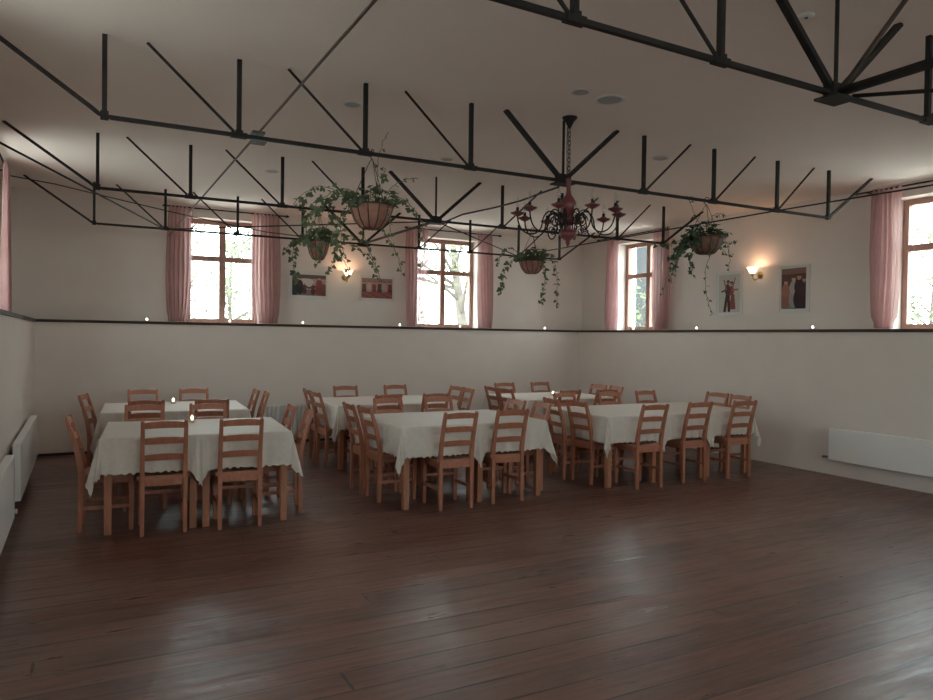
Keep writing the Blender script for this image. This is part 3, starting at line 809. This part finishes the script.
# ------------------------------------------------------------------ hanging ivy baskets
def leaf_geo(b, p, d, n, size):
    """five-lobed ivy leaf: p base, d direction, n normal"""
    d = d.normalized(); n = (n - d*n.dot(d)); n = n.normalized() if n.length > 1e-4 else d.orthogonal().normalized(); s = d.cross(n)
    prof = [(0, 0), (.42, -.10), (.50, .22), (.28, .36), (.30, .62), (0, 1), (-.30, .62), (-.28, .36), (-.50, .22), (-.42, -.10)]
    vs = [p + (s*x + d*y)*size + n*size*(.10 - abs(x)*.35 - .25*y*y) for x, y in prof] + [p + d*size*.35 + n*size*.12]
    k = len(prof); b.add(vs, [(i, (i+1) % k, k) for i in range(k)])
def basket(x, y, ztop, rim_z, r, h, trails, label, mat, leafmat, seed, mound=90, msize=.055):
    rnd = random.Random(seed)
    t = thing('hanging_plant', (x, y, rim_z), label, 'hanging plant', 'ivy hanging baskets')
    b = MB(); prof = [(r*.30, -h), (r*.52, -h*.92), (r*.78, -h*.62), (r*.93, -h*.25), (r, 0), (r*.96, .002), (r*.90, -.02), (r*.7, -.03), (.001, -.03)]
    b.lathe([(.001, -h)] + prof[:-1] + [(.001, -.03)], k=28); bk = b.build('basket', mat, t, True)
    b = MB()
    for k in range(12):
        a = 2*PI*k/12; b.tube([(math.cos(a)*q*1.015, math.sin(a)*q*1.015, zz) for q, zz in prof[:5]], .004, 5)
    b.tube([(math.cos(2*PI*k/28)*r*1.01, math.sin(2*PI*k/28)*r*1.01, 0) for k in range(28)], .006, 6, closed=True)
    b.build('wire_frame', M['rust'], t, True)
    for k in range(3):
        a = 2*PI*k/3 + .5
        b = MB(); b.tube([(math.cos(a)*r, math.sin(a)*r, 0), (math.cos(a)*.02, math.sin(a)*.02, ztop - rim_z - .06), (0, 0, ztop - rim_z - .035)], .0028, 5); b.build('hanger', M['rust'], t, True)
    b = MB(); hk = ztop - rim_z
    b.tube([(0, 0, hk-.04), (0, .028, hk-.015), (0, .030, hk+.02), (0, 0, hk+.034), (0, -.030, hk+.02), (0, -.030, hk-.01)], .0035, 6); b.build('hook', M['iron'], t, True)
    fb, sb = MB(), MB()
    # dense crown
    for k in range(mound):
        a = rnd.uniform(0, 2*PI); q = r*1.05*math.sqrt(rnd.random()); zz = .01 + rnd.random()**1.3*.13*(1.25 - q/r*.6)
        p = Vector((math.cos(a)*q, math.sin(a)*q, zz)); d = Vector((math.cos(a), math.sin(a), rnd.uniform(-.5, .5)))
        leaf_geo(fb, p, d, Vector((rnd.uniform(-.5, .5), rnd.uniform(-.5, .5), 1)), msize*rnd.uniform(.7, 1.25))
        if k % 3 == 0: sb.tube([(p.x*.3, p.y*.3, -.03), (p.x*.7, p.y*.7, zz*.6), tuple(p)], .002, 4, cap=False)
    # trails: each is a list of control offsets (dx,dy,dz) from the rim centre
    for ctl, nl, size in trails:
        c = [Vector(p) for p in ctl]
        pts = []
        n = len(c)
        for i in range(n-1):
            p0, p1, p2, p3 = c[max(0, i-1)], c[i], c[i+1], c[min(n-1, i+2)]
            for s in range(8):
                u = s/8
                pts.append(.5*((2*p1) + (p2-p0)*u + (2*p0-5*p1+4*p2-p3)*u*u + (3*p1-p0-3*p2+p3)*u**3))
        pts.append(c[-1])
        pts = [p + Vector((rnd.uniform(-1, 1), rnd.uniform(-1, 1), rnd.uniform(-1, 1)))*.006 for p in pts]
        sb.tube(pts, .0025, 4, cap=False)
        for k in range(nl):
            tt = (k + rnd.random())/nl; i = min(len(pts)-2, int(tt*(len(pts)-1))); p = pts[i].lerp(pts[i+1], rnd.random())
            d = Vector((rnd.uniform(-1, 1), rnd.uniform(-1, 1), rnd.uniform(-.9, .4))).normalized()
            q = p + d*.018
            leaf_geo(fb, q, d + Vector((0, 0, -.35)), Vector((rnd.uniform(-.6, .6), -1, rnd.uniform(0, .9))), size*rnd.uniform(.6, 1.2)*(1.1 - .35*tt))
    fb.build('foliage', leafmat, t); sb.build('stems', M['stem'], t)
    return t
# large basket on the chandelier truss, left; view direction is roughly +Y there, +X = right
basket(1.81, 4.873, ZT, 2.47, .155, .165, [
    ([(-.1, -.05, .05), (-.2, -.05, .09), (-.3, -.05, .06), (-.42, -.03, -.04), (-.46, 0, -.16), (-.47, 0, -.30)], 34, .055),
    ([(-.1, .05, .04), (-.22, .08, .06), (-.33, .08, .0), (-.36, .08, -.14), (-.35, .08, -.30), (-.38, .08, -.42)], 30, .05),
    ([(-.08, -.1, .03), (-.18, -.14, .0), (-.25, -.14, -.12), (-.27, -.14, -.25), (-.24, -.14, -.40)], 26, .05),
    ([(-.12, 0, .03), (-.26, 0, .08), (-.38, 0, .10), (-.5, 0, .03), (-.56, 0, -.04)], 18, .045),
    ([(.1, .05, .04), (.2, .05, .09), (.27, .05, .08), (.30, .05, .03)], 12, .055),
    ([(.1, -.05, .03), (.22, -.05, .06), (.32, -.02, .0), (.40, .0, -.10), (.42, 0, -.26), (.40, 0, -.40)], 13, .04),
    ([(.08, 0, .05), (.16, 0, .16), (.26, 0, .22), (.36, 0, .24)], 10, .025),
    ([(.02, 0, .05), (.04, 0, .2), (.05, 0, .34), (.08, 0, .46), (.12, 0, .54)], 6, .03),
    ([(.03, 0, .05), (.06, 0, .14), (.09, .02, .22), (.10, .02, .27)], 14, .05),
    ([(.05, -.12, .0), (.07, -.16, -.05), (.08, -.16, -.14), (.07, -.16, -.24)], 8, .035),
    ([(-.05, .1, .0), (.0, .2, -.1), (.05, .22, -.25), (.12, .22, -.40), (.17, .22, -.52)], 22, .035),
    ([(-.15, .1, .0), (-.2, .2, -.15), (-.15, .22, -.32), (-.08, .22, -.47)], 18, .04),
    ([(.02, .1, .0), (.16, .2, -.12), (.28, .22, -.28), (.33, .22, -.44)], 16, .04),
], 'ivy in the large terracotta basket nearest the camera, left of the chandelier', M['terra'], M['leaf'], 3, 70, .052)
basket(5.09, 4.873, ZT, 2.50, .16, .155, [
    ([(-.1, -.05, .03), (-.22, -.05, .02), (-.36, -.03, -.06), (-.5, 0, -.10), (-.6, 0, -.10)], 30, .055),
    ([(-.1, 0, .03), (-.24, 0, -.02), (-.34, 0, -.18), (-.40, 0, -.34), (-.44, 0, -.42)], 26, .05),
    ([(-.14, .06, .02), (-.24, .04, -.06), (-.32, .0, -.12), (-.42, -.04, -.20), (-.50, -.06, -.22)], 34, .055), ([(-.14, .05, .0), (-.24, .05, -.12), (-.30, .05, -.2), (-.36, .05, -.3)], 30, .055),
    ([(-.12, -.04, .0), (-.22, -.06, -.12), (-.25, -.06, -.25), (-.23, -.06, -.36)], 26, .055),
    ([(-.05, -.1, .0), (-.10, -.16, -.15), (-.16, -.16, -.3), (-.15, -.16, -.5), (-.12, -.16, -.62), (-.05, -.16, -.72)], 14, .035),
    ([(-.2, 0, -.1), (-.38, .0, -.2), (-.46, .0, -.38), (-.52, 0, -.55)], 8, .035),
    ([(.08, -.05, .03), (.18, -.05, .06), (.24, -.05, .05)], 12, .055),
    ([(.1, -.05, .0), (.22, -.05, -.04), (.26, -.05, -.16), (.25, -.05, -.3)], 10, .035),
    ([(.1, .0, .03), (.26, .0, -.03), (.36, 0, -.02), (.42, 0, .01)], 8, .045),
    ([(.0, -.1, -.02), (.04, -.17, -.12), (.10, -.17, -.17), (.18, -.17, -.16)], 9, .03),
    ([(.02, 0, .06), (.08, 0, .2), (.18, 0, .24), (.26, 0, .22)], 9, .025),
    ([(-.04, 0, .06), (-.14, 0, .2), (-.22, 0, .32), (-.24, 0, .36)], 7, .035),
], 'ivy in the dark brown basket on the right, in front of the right wall', M['brown_basket'], M['leaf2'], 5, 90, .055)
basket(2.13, 7.288, ZT, 2.51, .115, .19, [
    ([(-.08, -.03, .04), (-.18, -.03, .06), (-.25, -.03, -.03), (-.27, -.03, -.16), (-.25, -.03, -.30), (-.22, -.03, -.42)], 34, .065),
    ([(-.08, 0, .04), (-.2, 0, .0), (-.3, 0, -.06), (-.34, 0, -.12)], 14, .065),
    ([(.08, -.04, .04), (.16, -.05, .0), (.18, -.05, -.12), (.14, -.05, -.22), (.06, -.05, -.32)], 26, .065),
    ([(.06, 0, .04), (.2, 0, .10), (.36, 0, .08), (.5, 0, .05)], 22, .055),
    ([(-.04, 0, .05), (-.14, 0, .25), (-.16, 0, .42), (-.08, 0, .5)], 20, .06),
    ([(.04, 0, .05), (.10, 0, .2), (.14, 0, .32), (.12, 0, .44)], 22, .06),
    ([(.1, .05, .04), (.3, .05, .02), (.5, .05, -.06), (.62, .05, -.16), (.66, .05, -.3)], 24, .05),
], 'ivy in the small terracotta basket hanging left of the back wall lamp', M['terra'], M['leaf'], 8, 70, .06)
basket(4.75, 7.288, ZT, 2.47, .15, .15, [
    ([(-.1, -.04, .04), (-.22, -.04, .05), (-.33, -.04, -.03), (-.4, -.04, -.15), (-.43, -.04, -.30), (-.45, -.04, -.40)], 34, .065),
    ([(-.08, .04, .04), (-.2, .04, .12), (-.32, .04, .14), (-.42, .04, .04), (-.44, .04, -.08)], 20, .05),
    ([(.03, -.1, .0), (.06, -.16, -.12), (.08, -.16, -.26), (.05, -.16, -.40), (.03, -.16, -.5)], 24, .055),
    ([(.08, 0, .04), (.2, 0, .10), (.3, 0, .04), (.36, 0, -.1), (.38, 0, -.28), (.38, 0, -.45), (.40, 0, -.52)], 28, .055),
    ([(.05, 0, .05), (.12, 0, .14), (.2, 0, .16)], 12, .05),
], 'ivy in the reddish basket hanging below the chandelier, right of the middle window', M['terra'], M['leaf'], 11, 130, .068)

# ------------------------------------------------------------------ chandelier
ch = thing('chandelier', (3.455, 4.775, 0), 'black wrought-iron chandelier with red turned centre and red cups', 'chandelier')
b = MB(); b.lathe([(.062, HC), (.058, HC-.012), (.035, HC-.035), (.016, HC-.075), (.008, HC-.09), (.001, HC-.092)], k=20); b.build('canopy', M['iron'], ch, True)
b = MB()
z = HC-.085; k = 0
while z > 2.87:
    c = Vector((0, 0, z-.02)); ax = (1, 0) if k % 2 else (0, 1)
    b.tube([c + Vector((ax[0]*.011*math.cos(q), ax[1]*.011*math.cos(q), .022*math.sin(q))) for q in (2*PI*i/10 for i in range(10))], .0032, 5, closed=True)
    z -= .034; k += 1
b.build('chain', M['iron'], ch, True)
b = MB(); b.tube([(-.012, .01, HC-.08), (-.014, .012, 3.1), (-.010, .01, 2.86)], .004, 6); b.build('cord', M['cable'], ch, True)
b = MB(); b.lathe([(.001, 2.845), (.020, 2.84), (.024, 2.82), (.018, 2.80), (.017, 2.75), (.022, 2.71), (.046, 2.675), (.064, 2.645), (.067, 2.615), (.056, 2.575), (.036, 2.548), (.022, 2.53), (.024, 2.52)], k=24); b.build('baluster', M['red'], ch, True)
b = MB(); b.lathe([(.024, 2.52), (.06, 2.515), (.068, 2.50), (.05, 2.485), (.028, 2.475), (.026, 2.44), (.026, 2.43)], k=24); b.build('hub', M['red'], ch, True)
b = MB(); b.lathe([(.026, 2.43), (.05, 2.425), (.068, 2.40), (.07, 2.385), (.055, 2.36), (.028, 2.345), (.016, 2.335), (.020, 2.322), (.012, 2.305), (.006, 2.285), (.001, 2.28)], k=24); b.build('finial', M['red'], ch, True)
NA = 10
for k in range(NA):
    a = 2*PI*k/NA + R(8); rad = lambda q, zz: Vector((math.cos(a)*q, math.sin(a)*q, zz)); ca = (0, 0, 0)
    arm = MB()
    pts = bez(rad(.03, 2.46), rad(.10, 2.62), rad(.20, 2.60), rad(.21, 2.47), 10) + bez(rad(.21, 2.47), rad(.22, 2.36), rad(.40, 2.34), rad(.41, 2.535), 12)[1:]
    arm.tube(pts, .0058, 7)
    am = arm.build('arm', M['iron'], ch, True)
    s = MB(); sp = [rad(.115 + .046*math.cos(q)*(1 - q/16), 2.50 + .055*math.sin(q)*(1 - q/16)) for q in (i*.42 for i in range(26))]
    s.tube(sp, .0042, 6); sp = [rad(.135 + .030*math.cos(-q)*(1 - q/16), 2.425 + .03*math.sin(-q)*(1 - q/16)) for q in (i*.42 for i in range(24))]
    s.tube(sp, .0038, 6); s.build('scroll', M['iron'], am, True)
    c = MB(); c.lathe([(.008, 2.525), (.022, 2.532), (.052, 2.548), (.060, 2.556), (.055, 2.558), (.030, 2.548), (.026, 2.556), (.024, 2.572), (.010, 2.574)], rad(.41, 0), 18); c.build('cup', M['red'], am, True)
    c = MB(); c.lathe([(.011, 2.57), (.012, 2.595), (.010, 2.602), (.001, 2.603)], rad(.41, 0), 12); c.build('candle_socket', M['iron'], am, True)
    c = MB(); c.lathe([(.009, 2.603), (.015, 2.622), (.017, 2.638), (.010, 2.668), (.001, 2.69)], rad(.41, 0), 12); c.build('clear_bulb', M['bulbglass'], am, True)

# ------------------------------------------------------------------ outdoors
b = MB(); b.box((-60, -40, -.4), (70, 90, -.28))
g = b.build('ground', M['bounce_ground']); struct(g)
def tree(x, y, h, seed, label, leaves=900, spread=2.4, r0=.14, lz=.35, lean=0):
    rnd = random.Random(seed)
    t = thing('tree', (x, y, -.28), label, 'tree', 'garden trees outside')
    tr, br, lf = MB(), MB(), MB()
    top = Vector((lean*h*.3, 0, h))
    trunk = [Vector((lean*h*.3*q + .06*math.sin(q*5+seed), .06*math.cos(q*4+seed), h*q)) for q in (i/8 for i in range(9))]
    tr.tube(trunk, [r0*(1 - .85*i/8) for i in range(9)], 8); tr.build('trunk', M['bark'], t, True)
    tips = []
    for k in range(16):
        q = rnd.uniform(.22, .95); p = trunk[int(q*8)].lerp(trunk[min(8, int(q*8)+1)], q*8 - int(q*8)); a = rnd.uniform(0, 2*PI); L = spread*rnd.uniform(.5, 1)*(1.15-q*.6)
        e = p + Vector((math.cos(a)*L, math.sin(a)*L, L*rnd.uniform(.2, .7))); mid = p.lerp(e, .5) + Vector((rnd.uniform(-.15, .15), rnd.uniform(-.15, .15), rnd.uniform(0, .25)))
        rr = r0*.36*(1.1-q*.5); br.tube([p, mid, e], [rr, rr*.6, rr*.15], 5); tips += [mid, e]
        for _ in range(4):
            s = mid.lerp(e, rnd.random()); e2 = s + Vector((rnd.uniform(-1, 1), rnd.uniform(-1, 1), rnd.uniform(-.3, .8)))*L*.45
            br.tube([s, s.lerp(e2, .5) + Vector((0, 0, .05)), e2], [rr*.35, rr*.25, rr*.08], 4); tips.append(e2)
    br.build('branches', M['bark'], t, True)
    for _ in range(leaves):
        c = rnd.choice(tips) + Vector((rnd.gauss(0, .22), rnd.gauss(0, .22), rnd.gauss(0, .2))); s = rnd.uniform(.05, .10)
        if c.z < h*lz*.5: continue
        u = Vector((rnd.gauss(0, 1), rnd.gauss(0, 1), rnd.gauss(0, 1))).normalized(); w = u.orthogonal().normalized()
        lf.add([c - u*s, c + w*s*.5, c + u*s, c - w*s*.5], [(0, 1, 2, 3)])
    lf.build('foliage', M['treeleaf'], t)
tree(2.2, 19, 6.5, 1, 'bare-branched young tree outside the left back window', 700, 2.2, .09)
tree(4.2, 24, 5.0, 2, 'leafy green tree outside the left back window, right side', 2200, 2.2, .12)
tree(10.6, 19.5, 7.5, 3, 'thick leaning tree outside the middle back window', 900, 3.0, .22, lean=-.5)
tree(8.6, 23, 5.5, 4, 'leafy shrub-like tree outside the middle back window', 3200, 2.4, .1)
tree(16.2, 9.05, 4.0, 5, 'bushy small tree outside the right edge window', 1500, 1.45, .08)
tree(20.5, 10.6, 5.2, 6, 'bare twiggy tree outside the right edge window, farther off', 300, 2.0, .08)
tree(11.9, 13.0, 3.0, 7, 'small leafy bush outside the corner window', 500, .8, .05)
hs = thing('outbuilding', (14.5, 13.1, -.28), 'dark grey rendered outbuilding seen through the corner window', 'building')
b = MB(); b.box((-1.3, -2.0, 0), (1.3, 2.0, 4.6)); b.build('wall', M['plaster'], hs)
b = MB(); b.add([(-1.5, -2.1, 4.6), (1.5, -2.1, 4.6), (1.5, 2.05, 4.6), (-1.5, 2.05, 4.6), (0, -2.1, 5.6), (0, 2.05, 5.6)], [(0, 3, 2, 1), (0, 1, 4), (2, 3, 5), (0, 4, 5, 3), (1, 2, 5, 4)]); b.build('roof', M['roof'], hs)

# ------------------------------------------------------------------ sky
w = bpy.data.worlds.new('sky'); sc.world = w; w.use_nodes = True
nt = w.node_tree; nt.nodes.clear()
out = N(nt, 'ShaderNodeOutputWorld'); bg = N(nt, 'ShaderNodeBackground')
tc = N(nt, 'ShaderNodeTexCoord'); sx = N(nt, 'ShaderNodeSeparateXYZ'); nt.links.new(tc.outputs['Generated'], sx.inputs[0])
c = ramp(nt, sx.outputs[2], [(0, (.93, 1.0, .99)), (.6, (.80, .92, 1.0))])
nt.links.new(c, bg.inputs[0]); bg.inputs[1].default_value = 13.0
nt.links.new(bg.outputs[0], out.inputs[0])

# ------------------------------------------------------------------ camera
cam = bpy.data.cameras.new('camera'); co = bpy.data.objects.new('camera', cam); COL.objects.link(co)
f, yaw, pit, roll = 719.87, R(28.0188), R(-.9649), R(-.7923)
cam.sensor_fit = 'HORIZONTAL'; cam.sensor_width = 36; cam.lens = f/933*36; cam.clip_start = .05; cam.clip_end = 300
fw = Vector((math.sin(yaw)*math.cos(pit), math.cos(yaw)*math.cos(pit), math.sin(pit))); rt = Vector((math.cos(yaw), -math.sin(yaw), 0)); up = rt.cross(fw)
rt2 = rt*math.cos(roll) - up*math.sin(roll); up2 = rt*math.sin(roll) + up*math.cos(roll)
m = Matrix((rt2, up2, -fw)).transposed().to_4x4(); m.translation = (0, 0, 1.54)
co.matrix_world = m
sc.camera = co

vs = sc.view_settings
sc.display_settings.display_device = 'sRGB'
vs.view_transform = 'Standard'; vs.look = 'None'; vs.exposure = .12; vs.gamma = 1; vs.use_curve_mapping = False
sc.cycles.use_denoising = True
sc.cycles.max_bounces = 10; sc.cycles.diffuse_bounces = 7; sc.cycles.glossy_bounces = 4; sc.cycles.transparent_max_bounces = 16
sc.cycles.sample_clamp_indirect = 6
sc.cycles.caustics_reflective = False; sc.cycles.caustics_refractive = False
